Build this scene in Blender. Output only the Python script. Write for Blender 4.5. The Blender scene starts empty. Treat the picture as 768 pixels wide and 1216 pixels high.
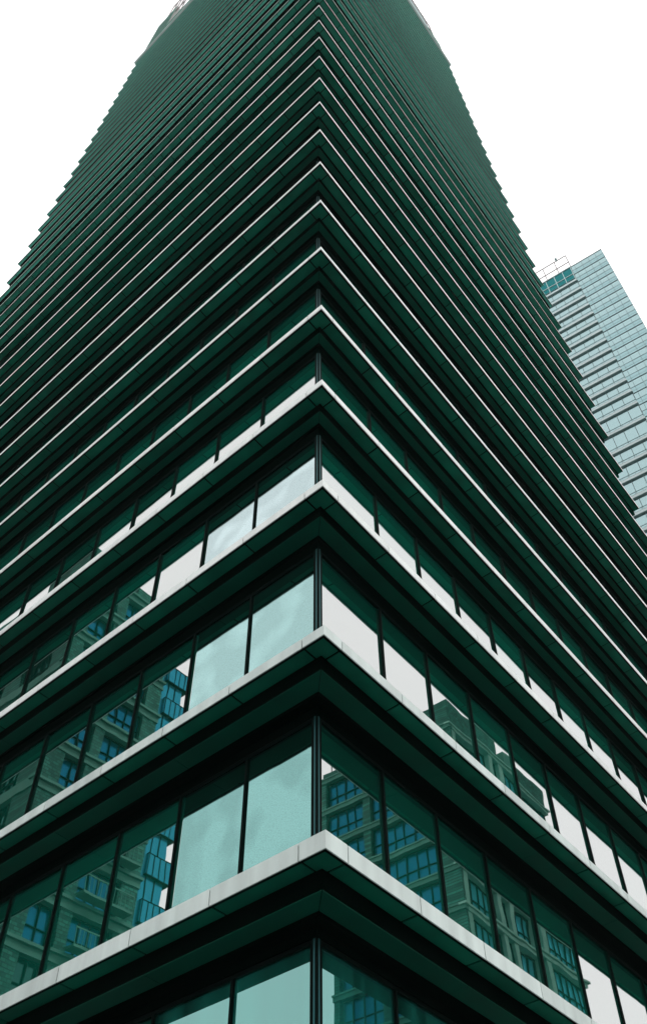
import bpy, bmesh, math, random
from mathutils import Vector, Matrix
random.seed(7)
sc = bpy.context.scene
COL = sc.collection
R = math.radians

# ------------------------------------------------------------------ materials
def nt(name):
    m = bpy.data.materials.new(name); m.use_nodes = True
    n = m.node_tree; n.nodes.clear()
    return m, n, n.nodes, n.links
def out(n, sh):
    o = n.nodes.new('ShaderNodeOutputMaterial'); n.links.new(sh, o.inputs[0])
def pbr(name, col, rough=.5, metal=0, spec=.5, var=0., scale=1.5, bump=0., bscale=40., stretch=(1,1,1), coat=0, streak=0.):
    m, n, N, Lk = nt(name)
    b = N.new('ShaderNodeBsdfPrincipled')
    b.inputs['Roughness'].default_value = rough; b.inputs['Metallic'].default_value = metal
    b.inputs['Specular IOR Level'].default_value = spec; b.inputs['Coat Weight'].default_value = coat
    b.inputs['Base Color'].default_value = (*col, 1)
    tc = N.new('ShaderNodeTexCoord'); mp = N.new('ShaderNodeMapping'); mp.inputs['Scale'].default_value = stretch
    Lk.new(tc.outputs['Object'], mp.inputs[0])
    if var:
        no = N.new('ShaderNodeTexNoise'); no.inputs['Scale'].default_value = scale; no.inputs['Detail'].default_value = 6
        Lk.new(mp.outputs[0], no.inputs['Vector'])
        geo = N.new('ShaderNodeNewGeometry')
        mr = N.new('ShaderNodeMapRange'); mr.inputs[3].default_value = 1-var; mr.inputs[4].default_value = 1+var
        mr.inputs[1].default_value = .3; mr.inputs[2].default_value = .7
        Lk.new(no.outputs[0], mr.inputs[0])
        mr2 = N.new('ShaderNodeMapRange'); mr2.inputs[3].default_value = 1-var*.6; mr2.inputs[4].default_value = 1+var*.6
        Lk.new(geo.outputs['Random Per Island'], mr2.inputs[0])
        mu = N.new('ShaderNodeMath'); mu.operation = 'MULTIPLY'
        Lk.new(mr.outputs[0], mu.inputs[0]); Lk.new(mr2.outputs[0], mu.inputs[1])
        vm = N.new('ShaderNodeVectorMath'); vm.operation = 'SCALE'; vm.inputs[0].default_value = col
        Lk.new(mu.outputs[0], vm.inputs['Scale']); Lk.new(vm.outputs[0], b.inputs['Base Color'])
        rr = N.new('ShaderNodeMapRange'); rr.inputs[3].default_value = max(0, rough-.08); rr.inputs[4].default_value = min(1, rough+.12)
        Lk.new(no.outputs[0], rr.inputs[0]); Lk.new(rr.outputs[0], b.inputs['Roughness'])
    if bump:
        n2 = N.new('ShaderNodeTexNoise'); n2.inputs['Scale'].default_value = bscale; n2.inputs['Detail'].default_value = 4
        Lk.new(mp.outputs[0], n2.inputs['Vector'])
        bp = N.new('ShaderNodeBump'); bp.inputs['Strength'].default_value = bump; bp.inputs['Distance'].default_value = .02
        Lk.new(n2.outputs[0], bp.inputs['Height']); Lk.new(bp.outputs[0], b.inputs['Normal'])
    out(n, b.outputs[0]); return m

def glassmat(name, tint, deep, fac0=.72, fac1=.95, wave=.02, wscale=.35, rough=.01, folds=0.):
    """coated facade glass: mirror coat over a dark room seen through tinted glass"""
    m, n, N, Lk = nt(name)
    g = N.new('ShaderNodeBsdfGlossy'); g.inputs['Color'].default_value = (*tint, 1); g.inputs['Roughness'].default_value = rough
    d = N.new('ShaderNodeBsdfDiffuse'); d.inputs['Color'].default_value = (*deep, 1)
    tc = N.new('ShaderNodeTexCoord')
    no = N.new('ShaderNodeTexNoise'); no.inputs['Scale'].default_value = wscale; no.inputs['Detail'].default_value = 2
    Lk.new(tc.outputs['Object'], no.inputs['Vector'])
    bp = N.new('ShaderNodeBump'); bp.inputs['Strength'].default_value = wave; bp.inputs['Distance'].default_value = .12
    Lk.new(no.outputs[0], bp.inputs['Height']); Lk.new(bp.outputs[0], g.inputs['Normal'])
    if folds:
        wv = N.new('ShaderNodeTexNoise'); wv.inputs['Scale'].default_value = 2.2; wv.inputs['Detail'].default_value = 3
        mp = N.new('ShaderNodeMapping'); mp.inputs['Scale'].default_value = (1, 1, .03)
        Lk.new(tc.outputs['Object'], mp.inputs[0]); Lk.new(mp.outputs[0], wv.inputs['Vector'])
        mr = N.new('ShaderNodeMapRange'); mr.inputs[1].default_value = .35; mr.inputs[2].default_value = .65
        mr.inputs[3].default_value = 1-folds; mr.inputs[4].default_value = 1+folds
        Lk.new(wv.outputs[0], mr.inputs[0])
        vm = N.new('ShaderNodeVectorMath'); vm.operation = 'SCALE'; vm.inputs[0].default_value = deep
        Lk.new(mr.outputs[0], vm.inputs['Scale']); Lk.new(vm.outputs[0], d.inputs['Color'])
    if name == 'coated_glass':
        oi = N.new('ShaderNodeNewGeometry'); m2 = N.new('ShaderNodeObjectInfo'); ad = N.new('ShaderNodeMath'); ad.operation = 'ADD'
        fr_ = N.new('ShaderNodeMath'); fr_.operation = 'FRACT'
        Lk.new(oi.outputs['Random Per Island'], ad.inputs[0]); Lk.new(m2.outputs['Random'], ad.inputs[1]); Lk.new(ad.outputs[0], fr_.inputs[0])
        m3 = N.new('ShaderNodeMapRange'); m3.inputs[3].default_value = .55; m3.inputs[4].default_value = 1.25; Lk.new(fr_.outputs[0], m3.inputs[0])
        v3 = N.new('ShaderNodeVectorMath'); v3.operation = 'SCALE'; v3.inputs[0].default_value = deep
        Lk.new(m3.outputs[0], v3.inputs['Scale']); Lk.new(v3.outputs[0], d.inputs['Color'])
    lw = N.new('ShaderNodeLayerWeight'); lw.inputs['Blend'].default_value = .5
    mr = N.new('ShaderNodeMapRange'); mr.inputs[3].default_value = fac0; mr.inputs[4].default_value = fac1
    Lk.new(lw.outputs['Facing'], mr.inputs[0])
    mx = N.new('ShaderNodeMixShader'); Lk.new(mr.outputs[0], mx.inputs[0]); Lk.new(d.outputs[0], mx.inputs[1]); Lk.new(g.outputs[0], mx.inputs[2])
    out(n, mx.outputs[0]); return m

M = {}
M['fascia'] = pbr('fascia_metal', (.66,.70,.685), .42, 0, .4, .10, 1.6, .04, 60, (2.2,2.2,.35))
M['fascia_low'] = pbr('shaded_low_fascia_metal', (.50,.575,.555), .45, 0, .4, .13, 1.6, .04, 60, (2.2,2.2,.35))  # street shade put into a darker base colour; drip streaks from stretched noise
M['fascia_high'] = pbr('hazed_high_fascia_metal', (.40,.60,.53), .42, 0, .4, .08, 1.6)  # haze and light of the upper floors put into a mint colour
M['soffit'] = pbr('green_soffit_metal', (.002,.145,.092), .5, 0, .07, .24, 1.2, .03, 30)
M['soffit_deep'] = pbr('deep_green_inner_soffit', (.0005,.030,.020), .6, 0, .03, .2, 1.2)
M['soffit_half_hazed'] = pbr('half_hazed_soffit_metal', (.018,.22,.15), .5, 0, .1, .12, 1.2)  # first step of upper-floor haze, put into a lighter green
M['soffit_hazed'] = pbr('hazed_soffit_metal', (.12,.50,.40), .5, 0, .1, .1, 1.2)  # top floors' haze and ground light put into the soffit colour
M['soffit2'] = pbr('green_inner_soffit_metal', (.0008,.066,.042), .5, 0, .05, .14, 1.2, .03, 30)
M['dark'] = pbr('black_green_metal', (.0012,.004,.003), .85, 0, .0, .1, 2)
M['frame'] = pbr('dark_window_metal', (.0015,.006,.005), .7, 0, .04, .1, 2)
M['post'] = pbr('corner_post_metal', (.015,.08,.085), .35, .6, .3, .1, 2)
M['core'] = pbr('dark_interior', (.003,.012,.009), .9)
M['glass'] = glassmat('coated_glass', (.60,.60,.60), (.004,.20,.135), .66, .95, .02, .5)
M['glass_low'] = glassmat('lower_coated_glass', (.22,.42,.40), (.015,.20,.16), .60, .85, .012, .5, .01, .7)  # weaker low-angle sky reflection put into a teal tint; folds are curtains
for nm_, t_ in (('film1', (.19,.37,.355)), ('film2', (.31,.48,.475)), ('film3', (.46,.56,.575))):  # tint pales storey by storey: stronger sky reflection put into the colour
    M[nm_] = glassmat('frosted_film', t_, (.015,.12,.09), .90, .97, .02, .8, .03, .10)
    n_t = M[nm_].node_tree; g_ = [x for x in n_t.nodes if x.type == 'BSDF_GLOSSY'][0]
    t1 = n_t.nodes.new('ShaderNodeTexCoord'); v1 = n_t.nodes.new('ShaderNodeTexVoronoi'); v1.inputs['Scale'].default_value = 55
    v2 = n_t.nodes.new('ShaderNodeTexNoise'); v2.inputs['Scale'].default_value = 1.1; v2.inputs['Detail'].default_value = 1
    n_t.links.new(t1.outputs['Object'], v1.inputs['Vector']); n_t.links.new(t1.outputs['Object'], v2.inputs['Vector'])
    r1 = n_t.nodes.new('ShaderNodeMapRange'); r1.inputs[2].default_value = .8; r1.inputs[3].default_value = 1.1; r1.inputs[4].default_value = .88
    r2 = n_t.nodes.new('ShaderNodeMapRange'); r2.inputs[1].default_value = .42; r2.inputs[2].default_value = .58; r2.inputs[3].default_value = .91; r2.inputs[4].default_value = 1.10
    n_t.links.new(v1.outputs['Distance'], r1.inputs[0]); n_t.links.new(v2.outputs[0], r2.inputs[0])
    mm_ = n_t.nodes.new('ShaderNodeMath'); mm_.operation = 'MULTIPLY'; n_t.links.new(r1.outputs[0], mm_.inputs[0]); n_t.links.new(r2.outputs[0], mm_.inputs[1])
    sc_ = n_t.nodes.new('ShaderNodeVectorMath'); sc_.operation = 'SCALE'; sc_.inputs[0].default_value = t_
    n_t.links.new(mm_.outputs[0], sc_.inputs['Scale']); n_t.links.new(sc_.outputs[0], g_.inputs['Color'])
M['pale_metal'] = pbr('pale_parapet_metal', (.42,.50,.50), .5, 0, .5, .05, 1)
M['crown'] = pbr('crown_green_metal', (.015,.15,.11), .4, 0, .5, .1, .4)
M['crown_rib'] = pbr('crown_rib_metal', (.10,.27,.22), .5)
M['bay_blue'] = glassmat('bay_blue_glass', (.03,.25,.36), (.03,.26,.36), .4, .7, .03, .4)
M['rail'] = pbr('grey_steel', (.16,.13,.13), .6, .0)
M['stone'] = pbr('weathered_stone', (.026,.13,.10), .85, 0, .2, .28, 1.4, .6, 12)
M['stone_pale'] = pbr('pale_stone_bands', (.06,.20,.155), .8, 0, .3, .15, 1.0, .4, 14)
M['blue'] = glassmat('blue_glass', (.05,.35,.45), (.10,.62,.75), .3, .6, .03, .4)  # front-face panes, their brighter daylight put into the diffuse blue
M['deepblue'] = glassmat('deep_blue_glass', (.01,.11,.19), (.008,.13,.22), .5, .95, .03, .4)
M['darkglass'] = glassmat('dark_room_glass', (.03,.10,.09), (.004,.02,.016), .6, .9, .03, .4)
M['tglass'] = glassmat('pale_tower_glass', (.34,.47,.485), (.17,.30,.31), .7, .9, .015, .2, .04)
M['tglass2'] = glassmat('tower_glass_band', (.29,.43,.45), (.13,.26,.27), .7, .9, .015, .2, .04)
M['tspan'] = pbr('tower_spandrel', (.44,.54,.55), .5, 0, .5, .06, .5)
M['tteal'] = glassmat('teal_tower_glass', (.02,.16,.17), (.01,.06,.06), .7, .9, .02, .2)
M['tline'] = pbr('tower_joint', (.10,.17,.18), .6)
M['tdark'] = pbr('tower_soffit', (.16,.26,.26), .6)

def brickify(m, bw, bh):
    n = m.node_tree; N = n.nodes; Lk = n.links
    b = [x for x in N if x.type == 'BSDF_PRINCIPLED'][0]
    src = b.inputs['Base Color'].links[0].from_socket
    tc = N.new('ShaderNodeTexCoord'); sp = N.new('ShaderNodeSeparateXYZ'); cb = N.new('ShaderNodeCombineXYZ')
    ad = N.new('ShaderNodeMath'); ad.operation = 'ADD'
    Lk.new(tc.outputs['Object'], sp.inputs[0]); Lk.new(sp.outputs[0], ad.inputs[0]); Lk.new(sp.outputs[1], ad.inputs[1])
    Lk.new(ad.outputs[0], cb.inputs[0]); Lk.new(sp.outputs[2], cb.inputs[1])
    br = N.new('ShaderNodeTexBrick'); br.inputs['Scale'].default_value = 1; br.inputs['Brick Width'].default_value = bw
    br.inputs['Row Height'].default_value = bh; br.inputs['Mortar Size'].default_value = .03
    br.inputs['Color1'].default_value = (1.35,1.35,1.35,1); br.inputs['Color2'].default_value = (.6,.6,.6,1); br.inputs['Mortar'].default_value = (.5,.5,.5,1)
    Lk.new(cb.outputs[0], br.inputs['Vector'])
    mx = N.new('ShaderNodeVectorMath'); mx.operation = 'MULTIPLY'
    Lk.new(src, mx.inputs[0]); Lk.new(br.outputs[0], mx.inputs[1]); Lk.new(mx.outputs[0], b.inputs['Base Color'])
M['stone_front'] = pbr('lit_front_stone', (.22,.44,.36), .8, 0, .2, .15, 1.0, .4, 14)  # front stone lightened: stronger daylight on that face put into its colour
brickify(M['stone'], .5, .22)

# ------------------------------------------------------------------ object helpers
class MB:
    """collects boxes given by a frame function P(s, i, z)"""
    def __init__(self): self.v = []; self.f = []; self.m = []
    def hexa(self, pts, mi=0):
        b = len(self.v); self.v += [tuple(p) for p in pts]
        for q in ((0,3,2,1),(4,5,6,7),(0,1,5,4),(1,2,6,5),(2,3,7,6),(3,0,4,7)):
            self.f.append(tuple(b+k for k in q)); self.m.append(mi)
    def box(self, P, s0, s1, i0, i1, z0, z1, mi=0):
        self.hexa([P(s0,i0,z0),P(s1,i0,z0),P(s1,i1,z0),P(s0,i1,z0),P(s0,i0,z1),P(s1,i0,z1),P(s1,i1,z1),P(s0,i1,z1)], mi)
    def mitre(self, P, s1, i0, i1, z0, z1, gap=0., mi=0):
        """run from the corner mitre to s1"""
        self.hexa([P(i0+gap,i0,z0),P(s1,i0,z0),P(s1,i1,z0),P(i1+gap,i1,z0),P(i0+gap,i0,z1),P(s1,i0,z1),P(s1,i1,z1),P(i1+gap,i1,z1)], mi)
    def build(self, name, mats, parent=None):
        me = bpy.data.meshes.new(name); me.from_pydata(self.v, [], self.f)
        for mm in (mats if isinstance(mats, (list, tuple)) else [mats]): me.materials.append(mm)
        for p, k in zip(me.polygons, self.m): p.material_index = k
        me.update()
        bm = bmesh.new(); bm.from_mesh(me); bmesh.ops.recalc_face_normals(bm, faces=bm.faces); bm.to_mesh(me); bm.free()
        o = bpy.data.objects.new(name, me); COL.objects.link(o)
        if parent: o.parent = parent
        return o
def tag(o, label=None, cat=None, group=None, kind=None):
    for k, v in (('label',label),('category',cat),('group',group),('kind',kind)):
        if v: o[k] = v
    return o
def empty(name, label, cat, group=None):
    o = bpy.data.objects.new(name, None); COL.objects.link(o); o.empty_display_size = .5
    return tag(o, label, cat, group)

# ------------------------------------------------------------------ main tower frame
TH = R(43.137205)
DL = Vector((-math.sin(TH), math.cos(TH), 0)); DR = Vector((math.sin(TH), math.cos(TH), 0))
CO = Vector((1.070487, 11.741938, 0))
EYE = 1.6
ZS = [3.13, 7.192, 11.251, 15.469, 19.499, 23.462, 27.428, 31.332, 35.195, 39.056, 42.948, 46.896, 50.915, 54.998, 59.102, 63.188]
while len(ZS) < 39: ZS.append(ZS[-1] + 4.06)
ZS = [z + EYE for z in ZS]
LEN = {'L': 38.2, 'R': 33.0}
def PL(s, i, z): v = CO + DL*s + DR*i; return (v.x, v.y, z)
def PR(s, i, z): v = CO + DR*s + DL*i; return (v.x, v.y, z)
SIDES = (('L', PL), ('R', PR))
GL = 1.0                      # glass line at the foot of the tower
GI = [1.12, 1.12, 1.10, .88, .76]                         # inset of the panes under each ledge
HD = [.50, .50, .55, .62, .68]                            # depth of the window head under each ledge
gi = lambda k: GI[k] if k < 5 else .74                    # k = ledge above the storey
hd = lambda k: HD[k] if k < 5 else .70
tower = empty('office_tower', 'dark green corner office tower with pale metal ledges at every floor and mirrored windows', 'tower')

STEP = 1.82
fht = lambda k: .285 if k <= 1 else (.22 if k < 6 else (.175 if k < 16 else .11))
def breaks(side):
    L_ = LEN[side]; b = [.52]
    while b[-1] + STEP < L_ - .4: b.append(b[-1] + STEP)
    b.append(L_); return b
for k, z in enumerate(ZS):
    zb = z; FHT = fht(k); G_ = gi(k); H_ = hd(k)
    jit = lambda: random.uniform(-.0015, .0015)
    m = MB()
    for side, P in SIDES:
        L_ = LEN[side]; g = .011; bs = breaks(side)
        # fascia panels, folded round the corner by a mitre
        m.hexa([P(0,0,zb),P(.52-g,0,zb),P(.52-g,.02,zb),P(.02,.02,zb),P(0,0,zb+FHT),P(.52-g,0,zb+FHT),P(.52-g,.02,zb+FHT),P(.02,.02,zb+FHT)], 0)
        for a, b in zip(bs[:-1], bs[1:]):
            j = jit(); m.box(P, a+g, b-g, j, .02+j, zb+jit(), zb+FHT+jit(), 0)
        m.mitre(P, L_-.02, .025, 1.02, zb+.035, zb+FHT-.038, 0, 1)        # slab body
        m.mitre(P, L_-.03, .021, .073, zb+.003, zb+.034, 0, 1)
        m.mitre(P, L_-.012, .024, 1.02, zb+FHT-.036, zb+FHT-.012, 0, 0)       # weathering top
        # set-down box carrying the inner soffit
        m.mitre(P, L_-.05, .385, min(.80, G_-.12), zb-.285, zb+.033, 0, 1)
        # window head
        m.mitre(P, L_-.3, G_-.07, 1.02, zb-H_, zb-.01, 0, 1)
        m.mitre(P, L_-.3, min(.80, G_-.12)+.002, G_-.072, zb-.36, zb-.012, 0, 1)
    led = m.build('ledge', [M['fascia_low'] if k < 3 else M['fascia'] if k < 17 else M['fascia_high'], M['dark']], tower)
    m = MB()
    for side, P in SIDES:
        bs = breaks(side); g = .022
        if side == 'L':
            m.hexa([P(.075,.075,zb+.016),P(.52-g,.075,zb+.016),P(.52-g,.52-g,zb+.016),P(.075,.52-g,zb+.016),
                    P(.075,.075,zb+.034),P(.52-g,.075,zb+.034),P(.52-g,.52-g,zb+.034),P(.075,.52-g,zb+.034)])
        for a, b in zip(bs[:-1], bs[1:]):
            m.box(P, a+g, b-g, .075, (.383 if k < 18 else (.25 if k < 24 else .20)), zb+.016+jit(), zb+.034)
    m.build('soffit', M['soffit'] if k < 14 else (M['soffit_half_hazed'] if k < 18 else M['soffit_hazed']), led)
    m = MB()
    for side, P in SIDES:
        bs = breaks(side); prev = None
        for n_, (a, b) in enumerate(zip(bs[:-1:2], bs[2::2])):
            if n_ == 0: m.mitre(P, b-.006, .40, min(.785, G_-.13), zb-.302, zb-.287, .010)
            else: m.box(P, a+.006, b-.006, .40, min(.785, G_-.13), zb-.302+jit(), zb-.287)
        b = bs[::2][-1] if len(bs) % 2 else bs[::2][-1]
        if b < LEN[side]-.1: m.box(P, b+.006, LEN[side]-.06, .40, min(.785, G_-.13), zb-.302, zb-.287)
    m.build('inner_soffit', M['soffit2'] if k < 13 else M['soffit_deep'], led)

# windows: between ledges (storey k stands on ledge k); storey -1 is the lobby from the ground
cam_p = Vector((0, 0, EYE)); PITCH = 0.8912871911314376; ROLL = -0.008456080557616681; YAW = 0.09172289634120488; FPX = 1114.2368
cp, sp = math.cos(PITCH), math.sin(PITCH)
F = Vector((math.sin(YAW)*cp, math.cos(YAW)*cp, sp)); Rt = Vector((math.cos(YAW), -math.sin(YAW), 0)); U = Rt.cross(F)
c_, s_ = math.cos(ROLL), math.sin(ROLL)
RT = c_*Rt + s_*U; UP = -s_*Rt + c_*U
def px(P):
    d = Vector(P) - cam_p; w = d.dot(F)
    return (384 + FPX*d.dot(RT)/w, 608 - FPX*d.dot(UP)/w) if w > .1 else (9e9, 9e9)

MS = 1.8
stor = [(-1, .15, ZS[0]-hd(0))] + [(k, ZS[k]+fht(k)-.01, ZS[k+1]-hd(k+1)) for k in range(len(ZS)-1)]
cells = []
for k, z0, z1 in stor:
    for side, P in SIDES:
        off = 0. if side == 'L' else .24
        s0 = gi(k+1)+.06; j = 1
        while True:
            s1 = GL + off + MS*j
            if s1 > LEN[side]-.5: break
            q = [px(P(a, GL, b)) for a, b in ((s0,z0),(s1,z0),(s1,z1),(s0,z1))]
            vis0 = max(0, min(1216, max(y for x, y in q))) - max(0, min(1216, min(y for x, y in q)))
            vis1 = max(0, min(768, max(x for x, y in q))) - max(0, min(768, min(x for x, y in q)))
            area = vis0*vis1
            cells.append([area, k, side, P, s0, s1, z0, z1, j])
            s0 = s1; j += 1
cells.sort(key=lambda c: -c[0])
def window_mesh(fr, pn, P, s0, s1, z0, z1, k, side, j, fmi=0, pmi=0):
    # mullion on the far side, sill and head rails
    g = gi(k+1)
    fr.box(P, s1-.026, s1+.026, g-.055, g+.05, z0, z1+.01, fmi)
    fr.box(P, s0+.026, s1-.026, g-.04, g+.05, z0, z0+.06, fmi)
    fr.box(P, s0+.026, s1-.026, g-.06, g-.03, z1-.05, z1, fmi)
    tw = random.uniform(-.005, .005); tt = random.uniform(-.005, .005)
    a, b = s0+.026, s1-.026; zt_ = z1-.01
    pn.hexa([P(a,g+tw,z0+.06),P(b,g-tw,z0+.06),P(b,g+.04,z0+.06),P(a,g+.04,z0+.06),
             P(a,g+tw+tt,zt_),P(b,g-tw+tt,zt_),P(b,g+.04,zt_),P(a,g+.04,zt_)], pmi)
rest_f, rest_p = MB(), MB()
nind = 0
for area, k, side, P, s0, s1, z0, z1, j in cells:
    low = k <= 0
    if nind < 100 and area > 0:
        fr, pn = MB(), MB()
        window_mesh(fr, pn, P, s0, s1, z0, z1, k, side, j)
        w = fr.build('window', M['frame'], tower)
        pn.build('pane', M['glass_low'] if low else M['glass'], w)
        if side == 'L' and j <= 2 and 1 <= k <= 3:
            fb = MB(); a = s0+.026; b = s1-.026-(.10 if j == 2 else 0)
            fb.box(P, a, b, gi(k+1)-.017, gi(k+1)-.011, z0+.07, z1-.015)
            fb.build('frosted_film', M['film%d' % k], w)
        nind += 1
    else:
        window_mesh(rest_f, rest_p, P, s0, s1, z0, z1, k, side, j)
rf = rest_f.build('window', M['frame'], tower); rf['kind'] = 'stuff'
rp = rest_p.build('pane', M['glass'], rf); rp['kind'] = 'stuff'
# corner posts, one per storey
for k, z0, z1 in stor:
    m = MB(); g = gi(k+1)-.07
    for P in (PL, PR):
        e_ = g+.13
        m.hexa([P(g,g,z0),P(e_,g,z0),P(e_,g+.13,z0),P(g+.13,g+.13,z0),P(g,g,z1),P(e_,g,z1),P(e_,g+.13,z1),P(g+.13,g+.13,z1)], 0)
        m.box(P, g+.03, g+.06, g-.010, g-.002, z0, z1, 1)
    m.build('corner_post', [M['frame'], M['post']], tower)
# core behind the glass, end walls
m = MB()
zt = ZS[-1]
a, b = 1.22, 1.22
pts = [CO+DL*b+DR*b, CO+DL*(LEN['L']-.3)+DR*b, CO+DL*(LEN['L']-.3)+DR*(LEN['R']-.3), CO+DR*(LEN['R']-.3)+DL*b]
m.hexa([(p_.x,p_.y,0.05) for p_ in pts]+[(p_.x,p_.y,zt+.2) for p_ in pts])
m.build('core_wall', M['core'], tower)
m = MB()
for side, P in SIDES:
    m.mitre(P, LEN[side]-.3, .1, 1.0, zt+.302, zt+1.6, 0)
    m.mitre(P, LEN[side]+.05, -.22, 1.05, zt+.45, zt+1.0, 0)
m.build('parapet', M['pale_metal'], tower)
# roof crown: pale wind screen along the right side, green screen along the left, taller ends, all flush with the facade
def ribbed(P, s0, s1, i0, i1, z0, z1, rib, mi0, mi1, st=1.5):
    m = MB(); m.box(P, s0, s1, i0, i1, z0, z1, 0); z = z0+.5
    while z < z1-.2: m.box(P, s0-.04, s1+.04, i0-.06, i0-.003, z, z+rib, 1); z += st
    return m
m = ribbed(PR, .9, 27.8, .02, .6, zt+1.05, zt+11.5, .12, 0, 1, 2.4); m.build('roof_screen', [M['pale_metal'], M['tspan']], tower)
m = ribbed(PR, 28.3, 32.9, .25, 8, zt+1.05, zt+14.5, .25, 0, 1); m.build('roof_plant_room', [M['crown'], M['crown_rib']], tower)
m = ribbed(PL, 1.4, 33.0, .12, .9, zt+1.05, zt+10, .14, 0, 1); m.build('roof_screen', [M['crown'], M['crown_rib']], tower)
m = ribbed(PL, 33.3, 38.0, .25, 8, zt+1.05, zt+27, .25, 0, 1); m.build('roof_plant_room', [M['crown'], M['crown_rib']], tower)
def railing(P, s0, s1, i, z0, h, n, t=.06):
    m = MB()
    for q in range(n+1):
        s = s0+(s1-s0)*q/n; m.box(P, s-t/2, s+t/2, i, i+t, z0, z0+h)
    for q in (.5, 1.): m.box(P, s0, s1, i+.005, i+t-.005, z0+h*q-t/2, z0+h*q+t/2)
    return m
railing(PR, 25, 31.5, .3, zt+11.5, 11.5, 4, .16).build('roof_railing', M['rail'], tower)
railing(PL, 30.5, 36, .3, zt+9, 27, 4, .16).build('roof_railing', M['rail'], tower)

# ------------------------------------------------------------------ neighbouring glass tower
az = R(5.25-55.6)
TD = Vector((math.sin(az), math.cos(az), 0)); TN = Vector((-TD.y, TD.x, 0))
T0 = Vector((65.69, 75.40, 0))
if TN.dot(T0) < 0: TN = -TN           # points away from the camera (into the tower)
def PT(s, i, z): v = T0 + TD*s + TN*i; return (v.x, v.y, z)
gt = empty('glass_tower', 'pale blue glass high-rise with stacked balcony bands behind the dark tower', 'tower')
ZT = 187.2 + EYE
m = MB(); m.box(PT, 0.05, 6.95, .05, 20, 0, ZT-.05); m.box(PT, 7.0, 34, .22, 20.05, 0, ZT-7.2); m.build('core_wall', M['tspan'], gt)
m = MB(); mj = MB(); colw = 6.9/4.5; fl = 3.62; z = ZT; r_ = 0
while z > 5:
    zz = [z, z-fl*.52, z-fl*.80, z-fl]
    for q in range(3):
        s = 0.
        while s < 6.9:
            e_ = min(s+colw, 6.95)
            m.box(PT, s+.03, e_-.03, random.uniform(-.02,0), .04, zz[q+1]+.03, zz[q]-.03, 0 if q == 0 else 1)
            s += colw
    z -= fl
m.build('curtain_wall', [M['tglass'], M['tglass2'], M['tspan']], gt)
m = MB(); z = ZT
while z > 5:
    m.box(PT, -.02, 6.97, -.10, -.03, z-.06, z+.06)
    m.box(PT, -.02, 6.97, -.05, -.03, z-fl*.52-.03, z-fl*.52+.03); z -= fl
s = 0.
while s < 7: m.box(PT, s-.03, s+.03, -.045, -.022, 2, ZT); s += colw
m.build('joint_grid', M['tline'], gt)
ZLED = [180.9, 177.0, 173.3, 169.7, 166.1, 162.5, 159.0, 155.4, 151.8, 148.2, 144.6, 141.0, 137.4, 133.7, 129.1, 124.3, 120.6, 116.8, 112.6, 108.9, 105.2, 101.5, 97.8, 94.1]
while ZLED[-1] > 6: ZLED.append(ZLED[-1] - 3.65)
for n_, zl in enumerate(ZLED):
    zl += EYE; m = MB()
    m.box(PT, 6.85, 34.2, -.30, 1.6, zl-.28, zl, 0)
    m.box(PT, 6.9, 34.1, -.24, 1.6, zl-.31, zl-.283, 2)
    m.box(PT, 6.95, 34.1, -.28, -.20, zl+.003, zl+.38, 0)
    m.box(PT, 6.95, 34.1, -.29, -.19, zl+.80, zl+.86, 1); m.box(PT, 6.95, 34.1, -.285, -.275, zl+.25, zl+.30, 1)
    s = 7.0
    while s < 34: m.box(PT, s-.03, s+.03, -.26, -.22, zl+.38, zl+.95, 1); s += 1.2
    m.build('balcony', [M['tspan'], M['tline'], M['tdark']], gt)
    if n_ < len(ZLED)-1:
        m = MB(); zlo = ZLED[n_+1]+EYE+.003; s = 7.0
        while s < 34:
            m.box(PT, s+.05, s+1.9, 0.05, .2, zlo, zl-.345); s += 1.95
        m.build('window_band', M['tglass'], gt)
m = MB(); m.box(PT, 7.0, 30, -.2, 12, ZLED[0]+EYE+.01, ZT-.4, 0); m.build('roof_lounge', M['tteal'], gt)
m = MB()
for q in range(12): m.box(PT, 7.0+q*1.9, 7.12+q*1.9, -.28, -.2, ZLED[0]+EYE+.01, ZT-.4)
m.box(PT, 6.9, 30.1, -.30, -.2, ZT-3.6, ZT-3.45); m.box(PT, 6.9, 30.1, -.34, 12.1, ZT-.4, ZT-.15)
m.build('roof_lounge_frame', M['tspan'], gt)
mm = railing(PT, 6.9, 26, .3, ZT-.1, 6.6, 7, .16); mm.build('roof_railing', M['rail'], gt)
m = MB(); m.box(PT, 8.9, 9.15, .3, .55, ZT+6.5, ZT+7.9); m.box(PT, 8.8, 9.25, .2, .65, ZT+7.2, ZT+7.5); m.build('aviation_light', M['tdark'], gt)

# ------------------------------------------------------------------ buildings across the street (seen mirrored in the glass)
GC = CO + (DL+DR)*GL
nL = Vector((-DL.y, DL.x, 0)); nL = nL if nL.dot(GC) < 0 else -nL     # outward normals of the two glass planes
nR = Vector((-DR.y, DR.x, 0)); nR = nR if nR.dot(GC) < 0 else -nR
def QR(s, w, z): v = GC + DR*s + nR*w; return (v.x, v.y, z)
def QL(s, w, z): v = GC + DL*s + nL*w; return (v.x, v.y, z)
def SWAP(Q): return lambda s, w, z: Q(w, s, z)

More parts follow.
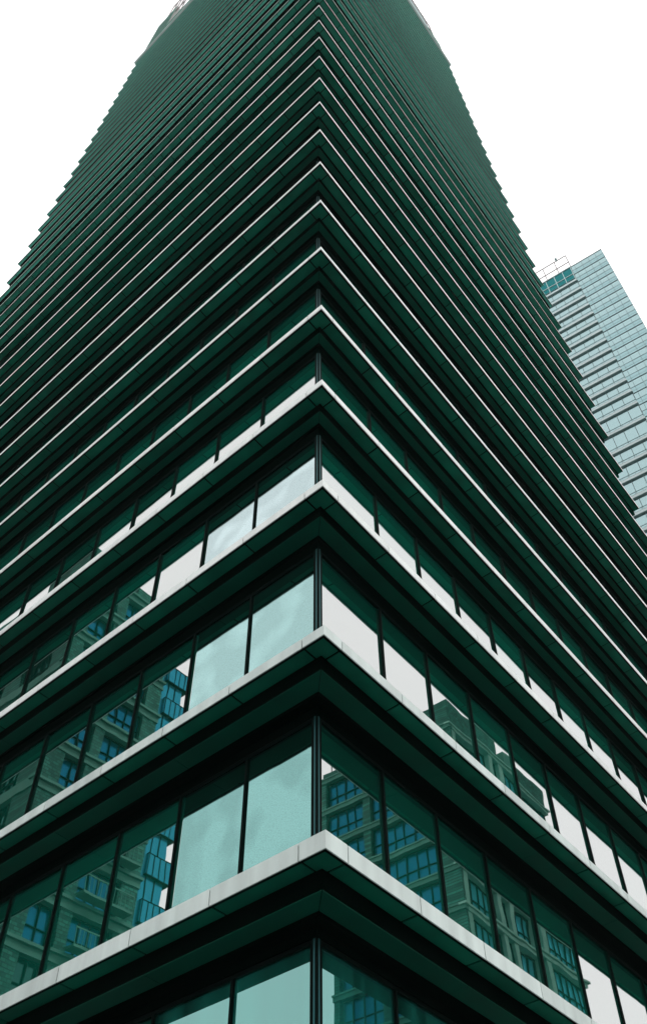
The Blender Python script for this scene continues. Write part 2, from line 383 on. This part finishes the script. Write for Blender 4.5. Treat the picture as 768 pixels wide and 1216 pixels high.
def window_unit(parent, Q, a, b, d0, z0, z1, mats, nm=.95, sign=-1, bay=0.):
    """window on the face whose running coordinate is a..b, standing at depth d0 (outward = sign)"""
    fr, pn = MB(), MB(); o = d0 + sign*bay
    fr.box(Q, a, a+.08, min(o-sign*.12,o+sign*.05), max(o-sign*.12,o+sign*.05), z0, z1)
    fr.box(Q, b-.08, b, min(o-sign*.12,o+sign*.05), max(o-sign*.12,o+sign*.05), z0, z1)
    fr.box(Q, a+.08, b-.08, min(o-sign*.12,o+sign*.05), max(o-sign*.12,o+sign*.05), z0, z0+.08)
    fr.box(Q, a+.08, b-.08, min(o-sign*.12,o+sign*.05), max(o-sign*.12,o+sign*.05), z1-.08, z1)
    n_ = max(1, round((b-a)/nm))
    for q in range(1, n_):
        s = a+(b-a)*q/n_; fr.box(Q, s-.025, s+.025, min(o-sign*.1,o+sign*.03), max(o-sign*.1,o+sign*.03), z0+.08, z1-.08)
    zc = z0+(z1-z0)*.42
    fr.box(Q, a+.08, b-.08, min(o-sign*.09,o+sign*.02), max(o-sign*.09,o+sign*.02), zc-.025, zc+.025)
    pn.box(Q, a+.05, b-.05, min(o-sign*.10,o-sign*.16), max(o-sign*.10,o-sign*.16), z0+.05, z1-.05)
    w = fr.build('window', M['frame'], parent); pn.build('pane', mats, w)

# building facing the right side of the tower
ab = empty('apartment_building', 'stone and blue glass apartment building mirrored in the right side windows', 'building')
FH = 3.05; TOP = 51.35 + EYE
m = MB()
m.box(QR, 45.75, 60.8, 22.85, 34.4, 0, TOP-2.0, 0)      # body behind the window plane
wins = []
sideW = [(22.9, 24.4), (24.6, 29.5), (30.2, 34.0)]         # along w on the face s = 45
frontW = [(45.9, 49.7), (50.3, 51.4), (52.0, 54.7), (55.4, 60.9)]   # along s on the face w = 22
# piers
def piers(Q, spans, lo, hi, d0, d1, z0, z1, mi):
    edges = [lo]+[v for sp_ in spans for v in sp_]+[hi]
    for a, b in zip(edges[::2], edges[1::2]):
        if b-a > .02: m.box(Q, a, b, d0, d1, z0, z1, mi)
QRs = SWAP(QR)
piers(QRs, sideW[1:], 22.003, 34.5, 45.0, 45.34, 0, TOP-2.2, 0)
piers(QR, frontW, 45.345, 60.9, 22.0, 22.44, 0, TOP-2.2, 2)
z = TOP-2.2; row = 0
while z > 2:
    m.box(QRs, 21.9, 34.56, 44.9, 45.33, z-.50, z-.02, 1)              # storey bands
    m.box(QRs, 21.85, 34.6, 44.82, 45.32, z-.16, z+.02-.04, 1)
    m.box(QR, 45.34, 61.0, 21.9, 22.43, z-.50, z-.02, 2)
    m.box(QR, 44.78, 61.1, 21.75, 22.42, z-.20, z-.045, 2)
    z -= FH; row += 1
# roof masses
m.box(QR, 45.0, 51.5, 22.0, 27.5, TOP-2.18, TOP+.2, 0); m.box(QR, 52.8, 55.2, 22.02, 30, TOP-2.18, TOP-.6, 1)
m.box(QR, 56.2, 60.9, 22.0, 31, TOP-2.18, TOP-.2, 0); m.box(QR, 45.1, 60.5, 27.8, 34.4, TOP-2.19, TOP-1.6, 0)
m.box(QR, 45.0, 49.0, 27.55, 29.2, TOP-2.17, TOP-.9, 0)
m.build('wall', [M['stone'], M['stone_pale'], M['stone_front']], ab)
z = TOP-2.2; n_ = 0
while z > 18:
    for a, b in sideW[1:]: window_unit(ab, QRs, a, b, 45.30, z-FH+.0, z-.52, M['deepblue']); n_ += 1
    for a, b in frontW: window_unit(ab, QR, a, b, 22.40, z-FH+.0, z-.52, M['blue']); n_ += 1
    z -= FH
mm = railing(SWAP(QR), 29, 33.5, 45.3, TOP-1.6, 2.4, 3, .08); mm.build('roof_railing', M['rail'], ab)
m = MB(); m.box(QR, 45.5, 45.6, 29.5, 29.6, TOP-1.0, TOP+2.2); m.box(QR, 45.3, 45.8, 29.3, 29.8, TOP+1.0, TOP+1.3); m.build('antenna', M['rail'], ab)

# building facing the left side of the tower
sb = empty('stone_building', 'old stone building with a blue glass bay mirrored in the left side windows', 'building')
QLs = SWAP(QL); TOPL = 52.0 + EYE
m = MB()
m.box(QL, 35.8, 58, 14.7, 22.0, 0, TOPL-1.5, 0)
spansL = [(15.4, 17.0), (17.8, 20.9)]
def prs(Q, spans, lo, hi, d0, d1, z0, z1, mi):
    edges = [lo]+[v for sp_ in spans for v in sp_]+[hi]
    for a, b in zip(edges[::2], edges[1::2]): m.box(Q, a, b, d0, d1, z0, z1, mi)
prs(QLs, spansL, 14.0, 22.1, 35.0, 35.39, 0, TOPL, 0)
prs(QL, [(37, 40), (42, 45), (47, 50), (52, 55)], 35.395, 58, 14.0, 14.29, 0, TOPL, 0)
z = TOPL-.2
while z > 2:
    m.box(QLs, 13.9, 22.15, 34.9, 35.385, z-.75, z-.05, 1)
    m.box(QLs, 13.8, 22.2, 34.7, 35.38, z-.30, z-.12, 1)
    m.box(QL, 35.39, 58.1, 13.9, 14.28, z-.75, z-.05, 1)
    z -= FH
m.box(QL, 35.0, 40, 14.0, 17.6, TOPL+.01, TOPL+1.8, 0); m.box(QL, 35.1, 39, 18.5, 21.5, TOPL+.01, TOPL+.9, 0)
m.build('wall', [M['stone'], M['stone_pale']], sb)
z = TOPL-.2; q_ = 0
while z > 14:
    for n2, (a, b) in enumerate(spansL):
        window_unit(sb, QLs, a, b, 35.33, z-FH+.0, z-.77, M['deepblue'] if (z > 28) else M['darkglass'], .8)
    for a, b in [(37, 40), (42, 45), (47, 50)]:
        window_unit(sb, QL, a, b, 14.25, z-FH+.0, z-.77, M['darkglass'], .8)
    if z < 38 and q_ % 1 == 0:
        b_ = MB(); b_.box(QLs, 17.5, 21.2, 33.9, 34.68, z-FH-.05, z-FH+.10)
        b_.box(QLs, 17.5, 21.2, 33.9, 33.95, z-FH+1.0, z-FH+1.08)
        for r2 in range(14): b_.box(QLs, 17.52+r2*.28, 17.55+r2*.28, 33.91, 33.94, z-FH+.10, z-FH+1.0)
        b_.build('balcony', M['stone_pale'], sb)
    z -= FH; q_ += 1
# bay tower
z = 47.6 + EYE; bay = MB()
bay.box(QL, 35.12, 39.6, 22.11, 24.0, 0, z, 0); bay.build('bay_wall', M['bay_blue'], sb)
n_ = 0
while z > 14:
    b_ = MB(); b_.box(QL, 34.9, 39.7, 22.4, 24.4, z-1.5, z-.1, 0)
    for y_ in (z-1.55, z-.12): b_.box(QL, 34.87, 39.73, 22.38, 24.43, y_, y_+.05, 1)
    for q in range(5): b_.box(QL, 34.865, 34.895, 22.45+q*.48, 22.5+q*.48, z-1.5, z-.1, 1)
    for q in (0, 1): b_.box(QL, 35.06, 35.115, 22.6+q*.7, 22.65+q*.7, z-3.0, z-1.56, 1)
    b_.build('bay_window', [M['bay_blue'], M['frame']], sb); z -= FH

# ------------------------------------------------------------------ ground
def sheet(name, x0, x1, y0, y1, z, mat):
    me = bpy.data.meshes.new(name); me.from_pydata([(x0,y0,z),(x1,y0,z),(x1,y1,z),(x0,y1,z)], [], [(0,1,2,3)]); me.materials.append(mat)
    o = bpy.data.objects.new(name, me); COL.objects.link(o); o['kind'] = 'structure'; return o
gm = pbr('ground_concrete', (.33,.34,.335), .9, 0, .3, .2, .05, .2, 5)
rm = pbr('asphalt', (.045,.046,.048), .85, 0, .4, .25, .6, .5, 60)
pm = pbr('paving', (.10,.105,.10), .8, 0, .3, .12, .7, .3, 20); km = pbr('kerb_stone', (.36,.36,.35), .8, 0, .3, .1)
wm = pbr('road_paint', (.78,.78,.76), .6, 0, .4, .08, 3)
sheet('ground', -1500, 1500, -1500, 1500, -.03, gm)
sheet('bounce_dimmer_sheet', -75, 95, -70, 110, -.024, rm)  # added dark sheet out of view, dims bounce onto the low soffits
m = MB()
m.box(QR, -60, 120, 7.0, 16.0, -.016, -.008); m.box(QL, -60, -.9-6.1, 7.0-0, 13.0, -.016+.001, -.0075)
rd = m.build('road', rm); rd['kind'] = 'structure'
m = MB(); m.box(QR, -60, 120, 6.8, 7.0, -.015, .13); m.box(QR, -60, 120, 16.0, 16.2, -.015, .13); kb = m.build('kerb', km); kb['kind'] = 'structure'
m = MB(); m.box(PR, -7.0, 60, -5.6, 1.1, -.012, .10); pv = m.build('pavement', pm); pv['kind'] = 'structure'
m = MB()
for q in range(-10, 24): m.box(QR, q*5, q*5+2.4, 11.4, 11.52, -.006, -.003)
mk = m.build('road_markings', wm); mk['kind'] = 'structure'

# ------------------------------------------------------------------ air
hm, hn, HN, HL = nt('haze_air')
pv_ = HN.new('ShaderNodeVolumePrincipled'); pv_.inputs['Color'].default_value = (.93, .97, .96, 1); pv_.inputs['Density'].default_value = .00012
ho = HN.new('ShaderNodeOutputMaterial'); HL.new(pv_.outputs[0], ho.inputs['Volume'])
m = MB(); m.box(lambda a, b, c: (a, b, c), -1600, 1600, -1600, 1600, -1.0, 235)
hz = m.build('haze', hm); hz['kind'] = 'stuff'

# ------------------------------------------------------------------ sky, sun, camera
w = bpy.data.worlds.new('World'); sc.world = w; w.use_nodes = True
n = w.node_tree; n.nodes.clear(); N = n.nodes; Lk = n.links
sky = N.new('ShaderNodeTexSky'); sky.sky_type = 'NISHITA'; sky.sun_disc = False
SUN_EL, SUN_AZ = R(50), R(150)      # azimuth measured clockwise from +Y
sky.sun_elevation = SUN_EL; sky.sun_rotation = SUN_AZ; sky.air_density = 1; sky.dust_density = 4; sky.ozone_density = 1
b1 = N.new('ShaderNodeBackground'); b1.inputs[1].default_value = .08; Lk.new(sky.outputs[0], b1.inputs[0])
b2 = N.new('ShaderNodeBackground'); b2.inputs[0].default_value = (1, .992, .985, 1); b2.inputs[1].default_value = 1.7
mx = N.new('ShaderNodeMixShader'); mx.inputs[0].default_value = .85
Lk.new(b1.outputs[0], mx.inputs[1]); Lk.new(b2.outputs[0], mx.inputs[2])
o = N.new('ShaderNodeOutputWorld'); Lk.new(mx.outputs[0], o.inputs[0])
ld = bpy.data.lights.new('sun', 'SUN'); ld.energy = 1.3; ld.angle = R(14); ld.color = (1, .98, .95)
lo = bpy.data.objects.new('sun', ld); COL.objects.link(lo)
sd = Vector((math.sin(SUN_AZ)*math.cos(SUN_EL), math.cos(SUN_AZ)*math.cos(SUN_EL), math.sin(SUN_EL)))
lo.rotation_euler = sd.to_track_quat('Z', 'Y').to_euler(); lo.location = (0, 0, 250)

cd = bpy.data.cameras.new('camera'); co = bpy.data.objects.new('camera', cd); COL.objects.link(co)
cd.sensor_fit = 'VERTICAL'; cd.sensor_height = 36; cd.sensor_width = 24; cd.lens = FPX/1216*36; cd.clip_start = .1; cd.clip_end = 5000
mt = Matrix(((RT.x, UP.x, -F.x, 0), (RT.y, UP.y, -F.y, 0), (RT.z, UP.z, -F.z, EYE), (0, 0, 0, 1)))
co.matrix_world = mt
sc.camera = co
sc.view_settings.view_transform = 'Standard'; sc.view_settings.look = 'None'; sc.view_settings.exposure = 0; sc.view_settings.gamma = 1
sc.view_settings.use_curve_mapping = False
sc.render.engine = 'CYCLES'
sc.cycles.max_bounces = 8; sc.cycles.glossy_bounces = 6
